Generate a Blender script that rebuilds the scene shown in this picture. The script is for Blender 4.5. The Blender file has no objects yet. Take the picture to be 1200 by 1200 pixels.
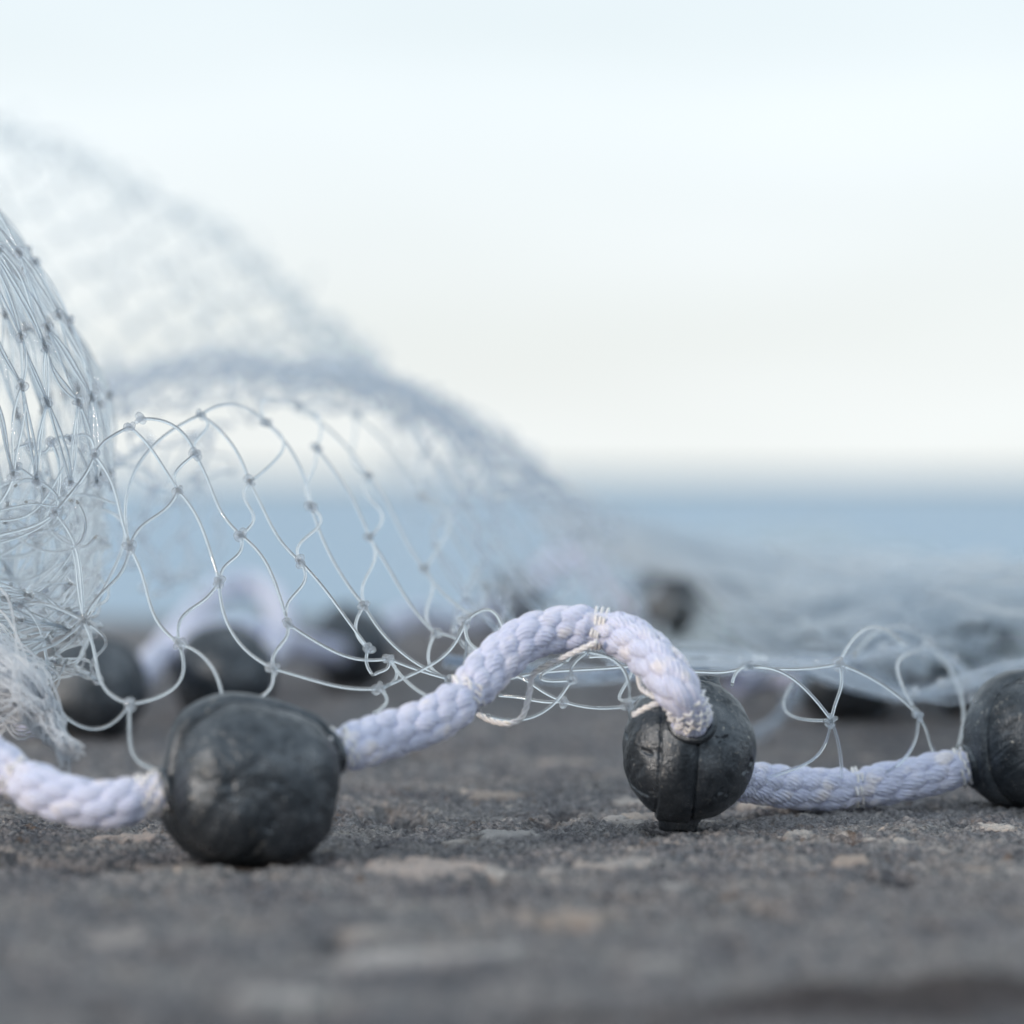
import bpy, math, random
import numpy as np
from mathutils import Vector

rng = np.random.default_rng(11)
random.seed(11)
scene = bpy.context.scene
COL = scene.collection
R = math.radians

# ------------------------------------------------------------------ camera
D = 0.40                      # focus distance (m)
K = 0.00025                   # tangent per photo pixel (1200 px frame)
HC = 0.0405                   # camera height above the quay
HOR = 562.0                   # horizon row in the photograph
PITCH = math.atan((600 - HOR) * K)
cam_d = bpy.data.cameras.new("camera")
cam = bpy.data.objects.new("camera", cam_d)
COL.objects.link(cam)
cam.location = (0, 0, HC)
cam.rotation_euler = (math.pi / 2 - PITCH, 0, 0)
cam_d.sensor_width = 36
cam_d.lens = 120
cam_d.clip_start = 0.02
cam_d.clip_end = 20000
cam_d.dof.use_dof = True
cam_d.dof.focus_distance = 0.397
cam_d.dof.aperture_fstop = 15.5
scene.camera = cam

# ------------------------------------------------------------------ sky and sun
SUN_EL, SUN_AZ = R(11), R(-128)          # azimuth measured from +Y towards +X: left and behind the camera
world = bpy.data.worlds.new("World")
scene.world = world
world.use_nodes = True
wt = world.node_tree
wt.nodes.clear()
def wn(t, **kw):
    n = wt.nodes.new(t)
    for k, v in kw.items():
        setattr(n, k, v)
    return n
out = wn('ShaderNodeOutputWorld')
bg = wn('ShaderNodeBackground')
bg.inputs['Strength'].default_value = 0.1
sky = wn('ShaderNodeTexSky', sky_type='NISHITA')
sky.sun_disc = False
sky.sun_elevation = SUN_EL
sky.sun_rotation = SUN_AZ
sky.air_density = 1.0
sky.dust_density = 1.5
tc = wn('ShaderNodeTexCoord')
mp = wn('ShaderNodeMapping')
mp.inputs['Scale'].default_value = (1.2, 1.2, 7.0)
nz = wn('ShaderNodeTexNoise')
nz.inputs['Scale'].default_value = 2.2
nz.inputs['Detail'].default_value = 4
rp = wn('ShaderNodeMapRange')
rp.inputs['From Min'].default_value = 0.35
rp.inputs['From Max'].default_value = 0.62
rp.inputs['To Min'].default_value = 0.82
rp.inputs['To Max'].default_value = 0.985
mx = wn('ShaderNodeMix', data_type='RGBA')
mx.inputs['B'].default_value = (8.5, 9.15, 9.7, 1)      # veil of bright cloud
sep = wn('ShaderNodeSeparateXYZ')
vr = wn('ShaderNodeValToRGB')
vr.color_ramp.elements[0].position = 0.0; vr.color_ramp.elements[0].color = (0.885, 0.920, 0.910, 1)
vr.color_ramp.elements[1].position = 0.16; vr.color_ramp.elements[1].color = (0.830, 0.925, 0.975, 1)
e_ = vr.color_ramp.elements.new(0.06); e_.color = (0.875, 0.925, 0.945, 1)
vs = wn('ShaderNodeVectorMath', operation='SCALE'); vs.inputs['Scale'].default_value = 10.0
wt.links.new(tc.outputs['Generated'], sep.inputs[0])
wt.links.new(sep.outputs['Z'], vr.inputs['Fac'])
wt.links.new(vr.outputs['Color'], vs.inputs[0])
wt.links.new(vs.outputs[0], mx.inputs['B'])
wt.links.new(tc.outputs['Generated'], mp.inputs['Vector'])
wt.links.new(mp.outputs['Vector'], nz.inputs['Vector'])
wt.links.new(nz.outputs['Fac'], rp.inputs['Value'])
wt.links.new(rp.outputs['Result'], mx.inputs['Factor'])
wt.links.new(sky.outputs['Color'], mx.inputs['A'])
wt.links.new(mx.outputs['Result'], bg.inputs['Color'])
wt.links.new(bg.outputs['Background'], out.inputs['Surface'])

sun_d = bpy.data.lights.new("sun", 'SUN')
sun_d.energy = 1.9
sun_d.angle = R(7)
sun_d.color = (1.0, 0.83, 0.68)
sun = bpy.data.objects.new("sun", sun_d)
COL.objects.link(sun)
sdir = Vector((math.sin(SUN_AZ) * math.cos(SUN_EL), math.cos(SUN_AZ) * math.cos(SUN_EL), math.sin(SUN_EL)))
sun.rotation_euler = (-sdir).to_track_quat('-Z', 'Y').to_euler()
sun.location = sdir * 3

scene.view_settings.view_transform = 'Standard'
scene.view_settings.look = 'None'
scene.view_settings.exposure = 0.12
scene.view_settings.gamma = 1.0
scene.view_settings.use_curve_mapping = False
scene.render.engine = 'CYCLES'
scene.cycles.max_bounces = 28
scene.cycles.transmission_bounces = 28
scene.cycles.transparent_max_bounces = 48
scene.cycles.diffuse_bounces = 3
scene.cycles.glossy_bounces = 6

# ------------------------------------------------------------------ helpers
FWD = np.array([0, math.cos(PITCH), -math.sin(PITCH)])
UP = np.array([0, math.sin(PITCH), math.cos(PITCH)])
RT = np.array([1.0, 0, 0])
CAM = np.array([0, 0, HC])

def at(px, py, zr):
    """a point of the place seen at photo pixel (px, py), zr focus distances away"""
    px, py, zr = np.asarray(px, float), np.asarray(py, float), np.asarray(zr, float)
    d = FWD + ((px - 600) * K)[..., None] * RT + ((600 - py) * K)[..., None] * UP
    return CAM + (zr * D)[..., None] * d

def ats(pts):
    a = np.array(pts, float)
    return at(a[:, 0], a[:, 1], a[:, 2])

def on_ground(px, py):
    d = FWD + (px - 600) * K * RT + (600 - py) * K * UP
    t = -HC / d[2]
    return (CAM + t * d)[:2]

def catmull(P, n):
    P = np.asarray(P, float)
    Q = np.vstack([2 * P[0] - P[1], P, 2 * P[-1] - P[-2]])
    m = len(P) - 1
    t = np.linspace(0, m, n)
    i = np.minimum(t.astype(int), m - 1)
    f = (t - i)[:, None]
    p0, p1, p2, p3 = Q[i], Q[i + 1], Q[i + 2], Q[i + 3]
    return 0.5 * (2 * p1 + (p2 - p0) * f + (2 * p0 - 5 * p1 + 4 * p2 - p3) * f**2 + (3 * p1 - p0 - 3 * p2 + p3) * f**3)

def resample(P, step):
    seg = np.linalg.norm(np.diff(P, axis=0), axis=1)
    s = np.concatenate([[0], np.cumsum(seg)])
    n = max(3, int(s[-1] / step) + 1)
    q = np.linspace(0, s[-1], n)
    return np.stack([np.interp(q, s, P[:, k]) for k in range(3)], 1), q

def frames(P):
    T = np.gradient(P, axis=0)
    T /= np.linalg.norm(T, axis=1)[:, None] + 1e-12
    N = np.zeros_like(P)
    a = np.array([0, 0, 1.0]) if abs(T[0][2]) < 0.9 else np.array([1.0, 0, 0])
    n = a - T[0] * a.dot(T[0])
    N[0] = n / np.linalg.norm(n)
    for i in range(1, len(P)):
        n = N[i - 1] - T[i] * N[i - 1].dot(T[i])
        N[i] = n / (np.linalg.norm(n) + 1e-12)
    return T, N, np.cross(T, N)

class MB:
    """collects quads and builds them as one mesh object"""
    def __init__(self):
        self.v, self.f, self.n, self.m, self.cur = [], [], 0, [], 0
    def add(self, v, f):
        self.v.append(np.asarray(v, float)); self.f.append(np.asarray(f, np.int64) + self.n); self.n += len(v); self.m.append(np.full(len(f), self.cur, np.int32))
    def grid(self, V, close_u=False):
        """V: rows x cols x 3, optionally wrapped over cols"""
        a, b = V.shape[:2]
        i, j = np.meshgrid(np.arange(a - 1), np.arange(b if close_u else b - 1), indexing='ij')
        j2 = (j + 1) % b
        F = np.stack([i * b + j, i * b + j2, (i + 1) * b + j2, (i + 1) * b + j], -1).reshape(-1, 4)
        self.add(V.reshape(-1, 3), F)
    def tube(self, P, r, sides=6, caps=True, squash=None):
        P = np.asarray(P, float)
        T, N, B = frames(P)
        r = np.broadcast_to(np.asarray(r, float), (len(P),)).copy()
        a = np.linspace(0, 2 * math.pi, sides, endpoint=False)
        ring = N[:, None, :] * np.cos(a)[None, :, None] + B[:, None, :] * np.sin(a)[None, :, None]
        V = P[:, None, :] + ring * r[:, None, None]
        if caps:
            V = np.concatenate([P[:1, None, :].repeat(sides, 1) + (V[:1] - P[:1, None, :]) * 0.02, V,
                                P[-1:, None, :].repeat(sides, 1) + (V[-1:] - P[-1:, None, :]) * 0.02], 0)
        self.grid(V, True)
    def build(self, name, mat, parent=None, smooth=True):
        v = np.concatenate(self.v); f = np.concatenate(self.f)
        me = bpy.data.meshes.new(name)
        me.vertices.add(len(v)); me.vertices.foreach_set('co', v.astype(np.float32).ravel())
        me.loops.add(f.size); me.loops.foreach_set('vertex_index', f.astype(np.int32).ravel())
        me.polygons.add(len(f))
        me.polygons.foreach_set('loop_start', np.arange(0, f.size, 4, dtype=np.int32))
        me.polygons.foreach_set('loop_total', np.full(len(f), 4, np.int32))
        for q in (mat if isinstance(mat, (list, tuple)) else [mat]): me.materials.append(q)
        me.polygons.foreach_set('material_index', np.concatenate(self.m))
        me.update(calc_edges=True)
        if smooth:
            me.polygons.foreach_set('use_smooth', np.ones(len(me.polygons), bool))
        o = bpy.data.objects.new(name, me)
        COL.objects.link(o)
        if parent is not None:
            o.parent = parent
            o.matrix_parent_inverse = parent.matrix_world.inverted()
        return o

def empty(name, loc):
    o = bpy.data.objects.new(name, None)
    COL.objects.link(o)
    o.location = loc
    o.empty_display_size = 0.005
    bpy.context.view_layer.update()
    return o

def tag(o, label=None, cat=None, group=None, kind=None):
    for k, v in (('label', label), ('category', cat), ('group', group), ('kind', kind)):
        if v: o[k] = v
    return o

def fbm(x, y, scale, octs=4, seed=0, gain=0.5):
    r = np.random.default_rng(seed)
    tot = np.zeros_like(x); amp = 1.0; norm = 0
    for o in range(octs):
        tab = r.random((256, 256))
        X, Y = x * scale + 17.3 * o, y * scale + 5.1 * o
        xi, yi = np.floor(X).astype(int), np.floor(Y).astype(int)
        fx, fy = X - xi, Y - yi
        fx, fy = fx * fx * (3 - 2 * fx), fy * fy * (3 - 2 * fy)
        a, b = tab[xi % 256, yi % 256], tab[(xi + 1) % 256, yi % 256]
        c, d = tab[xi % 256, (yi + 1) % 256], tab[(xi + 1) % 256, (yi + 1) % 256]
        tot += amp * ((a * (1 - fx) + b * fx) * (1 - fy) + (c * (1 - fx) + d * fx) * fy - 0.5)
        norm += amp; amp *= gain; scale *= 2.03
    return tot / norm

# ------------------------------------------------------------------ materials
def mat(name):
    m = bpy.data.materials.new(name); m.use_nodes = True
    nt = m.node_tree; nt.nodes.clear()
    o = nt.nodes.new('ShaderNodeOutputMaterial')
    def n(t, ins=None, **kw):
        q = nt.nodes.new(t)
        for k, v in kw.items(): setattr(q, k, v)
        for k, v in (ins or {}).items():
            if hasattr(v, 'is_output'): nt.links.new(v, q.inputs[k])
            else: q.inputs[k].default_value = v
        return q
    return m, nt, o, n

def ramp(n, fac, stops):
    r = n('ShaderNodeValToRGB', {'Fac': fac})
    e = r.color_ramp.elements
    while len(e) < len(stops): e.new(0.5)
    for el, (p, c) in zip(e, stops):
        el.position = p; el.color = (*c, 1)
    return r.outputs['Color']

def m_ground():
    m, nt, o, n = mat('weathered_concrete')
    co = n('ShaderNodeTexCoord').outputs['Object']
    st = n('ShaderNodeAttribute', attribute_name='stone')
    tn = n('ShaderNodeAttribute', attribute_name='tone')
    dk = n('ShaderNodeAttribute', attribute_name='stain_and_pits')
    n1 = n('ShaderNodeTexNoise', {'Vector': co, 'Scale': 1500.0, 'Detail': 6.0, 'Roughness': 0.7})
    n2 = n('ShaderNodeTexNoise', {'Vector': co, 'Scale': 70.0, 'Detail': 5.0, 'Roughness': 0.6})
    n3 = n('ShaderNodeTexNoise', {'Vector': co, 'Scale': 300.0, 'Detail': 3.0, 'Roughness': 0.6})
    vo = n('ShaderNodeTexVoronoi', {'Vector': co, 'Scale': 1100.0})
    base = ramp(n, n1.outputs['Fac'], [(0.30, (0.095, 0.096, 0.104)), (0.48, (0.272, 0.275, 0.298)), (0.62, (0.43, 0.435, 0.46)), (0.75, (0.68, 0.67, 0.67))])
    big = ramp(n, n2.outputs['Fac'], [(0.32, (0.60, 0.60, 0.64)), (0.5, (0.95, 0.94, 0.94)), (0.68, (1.18, 1.14, 1.08))])
    mu = n('ShaderNodeMix', {'Factor': 1.0, 'A': base, 'B': big}, data_type='RGBA', blend_type='MULTIPLY')
    # single mineral grains
    gr = ramp(n, vo.outputs['Color'], [(0.0, (0.55, 0.56, 0.60)), (0.55, (0.95, 0.95, 0.95)), (0.85, (1.1, 1.05, 1.0)), (1.0, (2.0, 1.8, 1.6))])
    mu2 = n('ShaderNodeMix', {'Factor': 0.8, 'A': mu.outputs['Result'], 'B': gr}, data_type='RGBA', blend_type='MULTIPLY')
    rust = ramp(n, n3.outputs['Fac'], [(0.62, (0, 0, 0)), (0.74, (1, 1, 1))])
    mu3 = n('ShaderNodeMix', {'Factor': rust, 'A': mu2.outputs['Result'], 'B': (0.17, 0.125, 0.10, 1)}, data_type='RGBA')
    scol = ramp(n, tn.outputs['Fac'], [(0.0, (0.58, 0.50, 0.47)), (0.4, (0.56, 0.55, 0.56)), (0.7, (0.48, 0.41, 0.37)), (1.0, (0.68, 0.64, 0.62))])
    smu = n('ShaderNodeMix', {'Factor': 0.22, 'A': scol, 'B': gr}, data_type='RGBA', blend_type='MULTIPLY')
    c = n('ShaderNodeMix', {'Factor': st.outputs['Fac'], 'A': mu3.outputs['Result'], 'B': smu.outputs['Result']}, data_type='RGBA')
    c2 = n('ShaderNodeMix', {'Factor': dk.outputs['Fac'], 'A': c.outputs['Result'], 'B': (0.052, 0.042, 0.046, 1)}, data_type='RGBA')
    h = n('ShaderNodeMath', {0: n1.outputs['Fac'], 1: vo.outputs['Distance']}, operation='ADD')
    bp = n('ShaderNodeBump', {'Strength': 1.0, 'Distance': 0.0008, 'Height': h.outputs[0]})
    p = n('ShaderNodeBsdfPrincipled', {'Base Color': c2.outputs['Result'], 'Roughness': 0.88, 'Specular IOR Level': 0.35, 'Normal': bp.outputs['Normal']})
    nt.links.new(p.outputs[0], o.inputs[0])
    return m

def m_water():
    m, nt, o, n = mat('sea_water')
    co = n('ShaderNodeTexCoord').outputs['Object']
    w1 = n('ShaderNodeTexNoise', {'Vector': co, 'Scale': 0.35, 'Detail': 6.0, 'Roughness': 0.6})
    bp = n('ShaderNodeBump', {'Strength': 1.0, 'Distance': 0.9, 'Height': w1.outputs['Fac']})
    p = n('ShaderNodeBsdfPrincipled', {'Base Color': (0.24, 0.37, 0.51, 1), 'Roughness': 0.35, 'IOR': 1.33, 'Normal': bp.outputs['Normal']})
    nt.links.new(p.outputs[0], o.inputs[0])
    return m

def m_plain(name, c, rough=0.8):
    m, nt, o, n = mat(name)
    co = n('ShaderNodeTexCoord').outputs['Object']
    z = n('ShaderNodeTexNoise', {'Vector': co, 'Scale': 0.02, 'Detail': 5.0})
    col = ramp(n, z.outputs['Fac'], [(0.35, tuple(x * 0.6 for x in c)), (0.65, tuple(x * 1.4 for x in c))])
    p = n('ShaderNodeBsdfPrincipled', {'Base Color': col, 'Roughness': rough})
    nt.links.new(p.outputs[0], o.inputs[0])
    return m

def m_thread(name, haze=0.25, rough=0.06, col=(0.98, 0.99, 1.0), clear=0.0, milk=(0.76, 0.84, 0.97)):
    """clear nylon monofilament, with a little milkiness"""
    m, nt, o, n = mat(name)
    g = n('ShaderNodeBsdfPrincipled', {'Base Color': (*col, 1), 'Roughness': rough, 'IOR': 1.5, 'Transmission Weight': 1.0})
    d = n('ShaderNodeBsdfDiffuse', {'Color': (*milk, 1)})
    t = n('ShaderNodeBsdfTranslucent', {'Color': (*milk, 1)})
    a = n('ShaderNodeMixShader', {0: 0.7, 1: d.outputs[0], 2: t.outputs[0]})
    b = n('ShaderNodeMixShader', {0: haze, 1: g.outputs[0], 2: a.outputs[0]})
    last = b
    if clear:
        tr = n('ShaderNodeBsdfTransparent', {'Color': (0.97, 0.98, 1.0, 1)})
        last = n('ShaderNodeMixShader', {0: clear, 1: b.outputs[0], 2: tr.outputs[0]})
    nt.links.new(last.outputs[0], o.inputs[0])
    return m

def m_rope(name, c, bump=0.25, fibre=True):
    m, nt, o, n = mat(name)
    co = n('ShaderNodeTexCoord').outputs['Object']
    fb = n('ShaderNodeAttribute', attribute_name='fibre').outputs['Vector'] if fibre else n('ShaderNodeVectorMath', {0: co, 'Scale': 3500.0}, operation='SCALE').outputs[0]
    z = n('ShaderNodeTexNoise', {'Vector': fb, 'Scale': 1.0, 'Detail': 3.0})
    z2 = n('ShaderNodeTexNoise', {'Vector': co, 'Scale': 330.0, 'Detail': 4.0})
    col = ramp(n, z2.outputs['Fac'], [(0.30, tuple(x * 0.86 for x in c)), (0.5, c), (0.70, (c[0] * 1.12, c[1] * 1.06, c[2] * 0.98))])
    fm = n('ShaderNodeMapRange', {'Value': z.outputs['Fac'], 'From Min': 0.3, 'From Max': 0.7, 'To Min': 0.86, 'To Max': 1.06})
    fk = n('ShaderNodeAttribute', attribute_name='fleck')
    fk2 = n('ShaderNodeMath', {0: fk.outputs['Fac'], 1: ramp(n, z2.outputs['Fac'], [(0.42, (0, 0, 0)), (0.58, (1, 1, 1))])}, operation='MULTIPLY')
    col = n('ShaderNodeMix', {'Factor': fk2.outputs[0], 'A': col, 'B': (0.84, 0.81, 0.86, 1)}, data_type='RGBA').outputs['Result']
    c2 = n('ShaderNodeVectorMath', {0: col, 'Scale': fm.outputs['Result']}, operation='SCALE')
    bp = n('ShaderNodeBump', {'Strength': bump, 'Distance': 0.0004, 'Height': z.outputs['Fac']})
    p = n('ShaderNodeBsdfPrincipled', {'Base Color': c2.outputs[0], 'Roughness': 0.5, 'Subsurface Weight': 0.2, 'Subsurface Radius': (0.6, 0.6, 1.0), 'Subsurface Scale': 0.0005,
                                       'Sheen Weight': 0.25, 'Normal': bp.outputs['Normal']})
    nt.links.new(p.outputs[0], o.inputs[0])
    return m

def m_lead():
    m, nt, o, n = mat('dull_lead')
    co = n('ShaderNodeTexCoord').outputs['Object']
    z = n('ShaderNodeTexNoise', {'Vector': co, 'Scale': 240.0, 'Detail': 7.0, 'Roughness': 0.68})
    z2 = n('ShaderNodeTexNoise', {'Vector': co, 'Scale': 2200.0, 'Detail': 4.0, 'Roughness': 0.6})
    st = n('ShaderNodeVectorMath', {0: co, 1: (1.0, 1.0, 0.22)}, operation='MULTIPLY').outputs[0]
    z3 = n('ShaderNodeTexNoise', {'Vector': st, 'Scale': 1700.0, 'Detail': 3.0, 'Distortion': 1.5})
    z4 = n('ShaderNodeTexNoise', {'Vector': co, 'Scale': 750.0, 'Detail': 5.0, 'Roughness': 0.75})
    col = ramp(n, z.outputs['Fac'], [(0.32, (0.030, 0.037, 0.046)), (0.48, (0.070, 0.083, 0.100)), (0.62, (0.115, 0.130, 0.150)), (0.74, (0.20, 0.21, 0.225))])
    scr = ramp(n, z3.outputs['Fac'], [(0.60, (0, 0, 0)), (0.72, (0.5, 0.5, 0.5))])
    c1 = n('ShaderNodeMix', {'Factor': scr, 'A': col, 'B': (0.24, 0.25, 0.26, 1)}, data_type='RGBA')
    chip = ramp(n, z4.outputs['Fac'], [(0.635, (0, 0, 0)), (0.67, (1, 1, 1))])
    c2 = n('ShaderNodeMix', {'Factor': chip, 'A': c1.outputs['Result'], 'B': (0.36, 0.35, 0.33, 1)}, data_type='RGBA')
    rg = n('ShaderNodeMapRange', {'Value': z.outputs['Fac'], 'From Min': 0.35, 'From Max': 0.65, 'To Min': 0.40, 'To Max': 0.25})
    h1 = n('ShaderNodeMath', {0: z2.outputs['Fac'], 1: z4.outputs['Fac']}, operation='ADD')
    bp = n('ShaderNodeBump', {'Strength': 0.32, 'Distance': 0.0005, 'Height': h1.outputs[0]})
    p = n('ShaderNodeBsdfPrincipled', {'Base Color': c2.outputs['Result'], 'Roughness': rg.outputs['Result'], 'Metallic': 0.75, 'Specular IOR Level': 0.5, 'Normal': bp.outputs['Normal']})
    nt.links.new(p.outputs[0], o.inputs[0])
    return m

M_GROUND, M_WATER, M_LEAD = m_ground(), m_water(), m_lead()
M_SHORE = m_plain('far_woodland', (0.05, 0.075, 0.06))
TINT = (0.905, 0.955, 1.0)
M_CLEAR = m_thread('clear_nylon', 0.12, 0.02, col=TINT, milk=(0.93, 0.97, 1.0))
M_MILKY = m_thread('milky_nylon', 0.34, 0.08, col=(0.88, 0.945, 1.0), clear=0.36, milk=(0.76, 0.87, 1.0))
M_FAR = m_thread('pale_nylon', 0.45, 0.15, col=(0.89, 0.965, 1.0), clear=0.46, milk=(0.86, 0.965, 1.0))
M_KNOT = m_thread('knotted_nylon', 0.42, 0.08, col=TINT, clear=0.60, milk=(0.93, 0.97, 1.0))
M_FARKNOT = m_thread('pale_knots', 0.35, 0.2, col=TINT, clear=0.30, milk=(0.80, 0.88, 0.97))
M_STREAK = m_thread('bright_nylon', 0.75, 0.20, col=(0.96, 0.98, 1.0), clear=0.05, milk=(0.875, 0.94, 1.0))
M_FRAY = m_thread('frayed_nylon', 0.65, 0.25, milk=(0.93, 0.96, 1.0))
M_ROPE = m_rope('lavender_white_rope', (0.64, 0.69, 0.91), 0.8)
M_TWINE = m_rope('cream_twine', (0.84, 0.85, 0.91), 0.4, False)

# ------------------------------------------------------------------ quay, sea, far shore
EDGE_Y = 1.00
def build_ground():
    xs = np.concatenate([-np.geomspace(4, 0.102, 48), np.linspace(-0.10, 0.10, 800), np.geomspace(0.13, 4, 40)])
    near = np.concatenate([np.linspace(0.22, 0.319, 90), np.linspace(0.32, 0.46, 400), np.linspace(0.461, 0.60, 110)])
    ys = np.concatenate([np.linspace(-4, 0.20, 40), near, np.linspace(0.605, EDGE_Y, 60)])
    X, Y = np.meshgrid(xs, ys)
    Z = 0.0018 * fbm(X, Y, 45, 4, 1) + 0.0018 * fbm(X, Y, 260, 4, 2, 0.6) + 0.0017 * fbm(X, Y, 1100, 3, 8, 0.75)
    pit = fbm(X, Y, 130, 3, 3)
    pk = np.clip((pit - 0.15) / 0.12, 0, 1); Z -= 0.0022 * pk
    stone = np.zeros_like(X); tone = np.full_like(X, 0.4); stain_and_pits = 0.35 * pk  # pits take a darker colour as well as depth
    # pale pebbles worn flush with the surface
    pebs = [(495, 1021, 0.0075, 0.1), (715, 1014, 0.0042, 0.5), (600, 981, 0.0042, 0.4), (150, 986, 0.0034, 0.0), (470, 1128, 0.0055, 0.35),
            (555, 1124, 0.0045, 0.35), (770, 1132, 0.0030, 0.5), (190, 1020, 0.004, 0.7), (1170, 970, 0.0022, 1.0), (1060, 990, 0.0022, 0.9),
            (905, 948, 0.004, 0.9), (583, 1023, 0.0012, 1.0), (655, 1075, 0.005, 0.7), (580, 935, 0.0030, 0.7), (745, 960, 0.003, 0.6),
            (1020, 983, 0.0012, 1.0), (560, 931, 0.002, 0.0), (330, 1170, 0.004, 0.4), (1000, 1010, 0.0025, 0.7), (1140, 1022, 0.002, 0.7)]
    L = [(*on_ground(px, py), r, t) for px, py, r, t in pebs]
    rr = np.random.default_rng(5)
    for _ in range(620):
        L.append((rr.uniform(-0.16, 0.16), rr.uniform(0.21, 0.9), 0.0005 + 0.0026 * rr.random()**6, rr.random()))
    wob = fbm(X, Y, 420, 3, 6)
    for k_, (x, y, r, t) in enumerate(L):
        mk = (abs(X - x) < r * 2) & (abs(Y - y) < r * 2.2)
        if not mk.any(): continue
        a = rr.uniform(0, 3.14); e = rr.uniform(0.7, 1.3)
        dx, dy = X[mk] - x, Y[mk] - y
        u, v = (dx * math.cos(a) + dy * math.sin(a)) * e, (-dx * math.sin(a) + dy * math.cos(a)) / e
        d = np.sqrt(u * u + v * v) / r + (1.5 if k_ < len(pebs) else 2.2) * wob[mk]
        s = np.clip((1.0 - d) / 0.22, 0, 1)
        stone[mk] = np.maximum(stone[mk], s * (0.85 if k_ < len(pebs) else 0.66))
        tone[mk] = np.where(s > 0, t, tone[mk])
        Z[mk] = Z[mk] * (1 - 0.6 * s) + s * min(0.0006, r * 0.15)
    # worn hollows
    for px, py, rx, ry, dp in [(470, 962, 0.0052, 0.012, 0.0028), (640, 965, 0.003, 0.008, 0.0010), (160, 1016, 0.0065, 0.006, 0.0018), (665, 953, 0.0024, 0.008, 0.001), (780, 972, 0.003, 0.006, 0.0007)]:
        x, y = on_ground(px, py)
        d = ((X - x) / rx)**2 + ((Y - y) / ry)**2 + 2.0 * wob
        s = np.clip((1 - d) / 0.6, 0, 1)
        Z -= dp * s; stone *= (1 - s); stain_and_pits = np.maximum(stain_and_pits, 0.55 * s)  # hollows are sunk and coloured darker
    # dark damp corner nearest the lens
    for px, py, rx, ry in [(1120, 1165, 0.015, 0.010), (980, 1185, 0.014, 0.010), (730, 1195, 0.011, 0.006)]:
        x, y = on_ground(px, py)
        d = ((X - x) / rx)**2 + ((Y - y) / ry)**2 + 1.2 * fbm(X, Y, 60, 3, 9)
        stain_and_pits = np.maximum(stain_and_pits, 0.85 * np.clip((1 - d) / 0.5, 0, 1))
    fade = np.clip((np.abs(X) - 0.15) / 0.5, 0, 1)
    Z = Z * (1 - fade)
    V = np.stack([X, Y, Z], -1)
    # the quay's seaward face
    last = V[-1:]
    drop = [last + np.array([0, 0.006, -0.008]), last * [1, 1, 0] + np.array([0, 0.008, -0.02]), last * [1, 1, 0] + np.array([0, 0.008, -1.9])]
    na = V.shape[0]
    V = np.concatenate([V] + drop, 0)
    b = MB(); b.grid(V[:, ::-1] if False else V)
    o = b.build('ground', M_GROUND)
    me = o.data
    pad = lambda A: np.concatenate([A, np.zeros((V.shape[0] - na, A.shape[1]))], 0).astype(np.float32).ravel()
    for nm, A in (('stone', stone), ('tone', tone), ('stain_and_pits', stain_and_pits)):
        at_ = me.attributes.new(nm, 'FLOAT', 'POINT'); at_.data.foreach_set('value', pad(A))
    tag(o, kind='structure')
build_ground()

def build_sea():
    xs = np.array([-9000, -2000, -300, -40, 0, 40, 300, 2000, 9000.0])
    ys = np.array([EDGE_Y - 0.3, 5, 20, 80, 300, 1000, 3000, 9000.0])
    X, Y = np.meshgrid(xs, ys)
    b = MB(); b.grid(np.stack([X, Y, np.full_like(X, -1.5)], -1))
    tag(b.build('water', M_WATER), kind='structure')
    # low wooded shore far across the water
    xs = np.linspace(-2600, 2600, 260)
    h = 2.3 + 4.0 * (fbm(xs, xs * 0 + 3, 0.004, 5, 21) + 0.25) + np.clip(xs / 900, 0, 1) * 1.0
    prof = [(0, -2.0), (15, 0.5), (60, 0.75), (160, 1.0), (420, 0.8), (700, -2)]
    rows = []
    for dy, k in prof:
        z = np.where(k > 0, h * k - 1.5, -2.0) if k > 0 else np.full_like(xs, -2.0)
        rows.append(np.stack([xs, 2500 + dy + 30 * fbm(xs, xs * 0, 0.01, 3, 4), z], -1))
    b = MB(); b.grid(np.array(rows))
    tag(b.build('hills', M_SHORE), kind='structure')
build_sea()

# ------------------------------------------------------------------ lead sinkers
def superq(n_lat, n_lon, ax, ay, az, e):
    th = np.linspace(0, math.pi, n_lat)[:, None]; ph = np.linspace(0, 2 * math.pi, n_lon, endpoint=False)[None, :]
    x = np.sin(th) * np.cos(ph); y = np.sin(th) * np.sin(ph); z = np.cos(th) * np.ones_like(ph)
    k = (np.abs(x)**e + np.abs(y)**e + np.abs(z)**e)**(-1 / e)
    return np.stack([x * k * ax, y * k * ay, z * k * az], -1)

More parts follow.
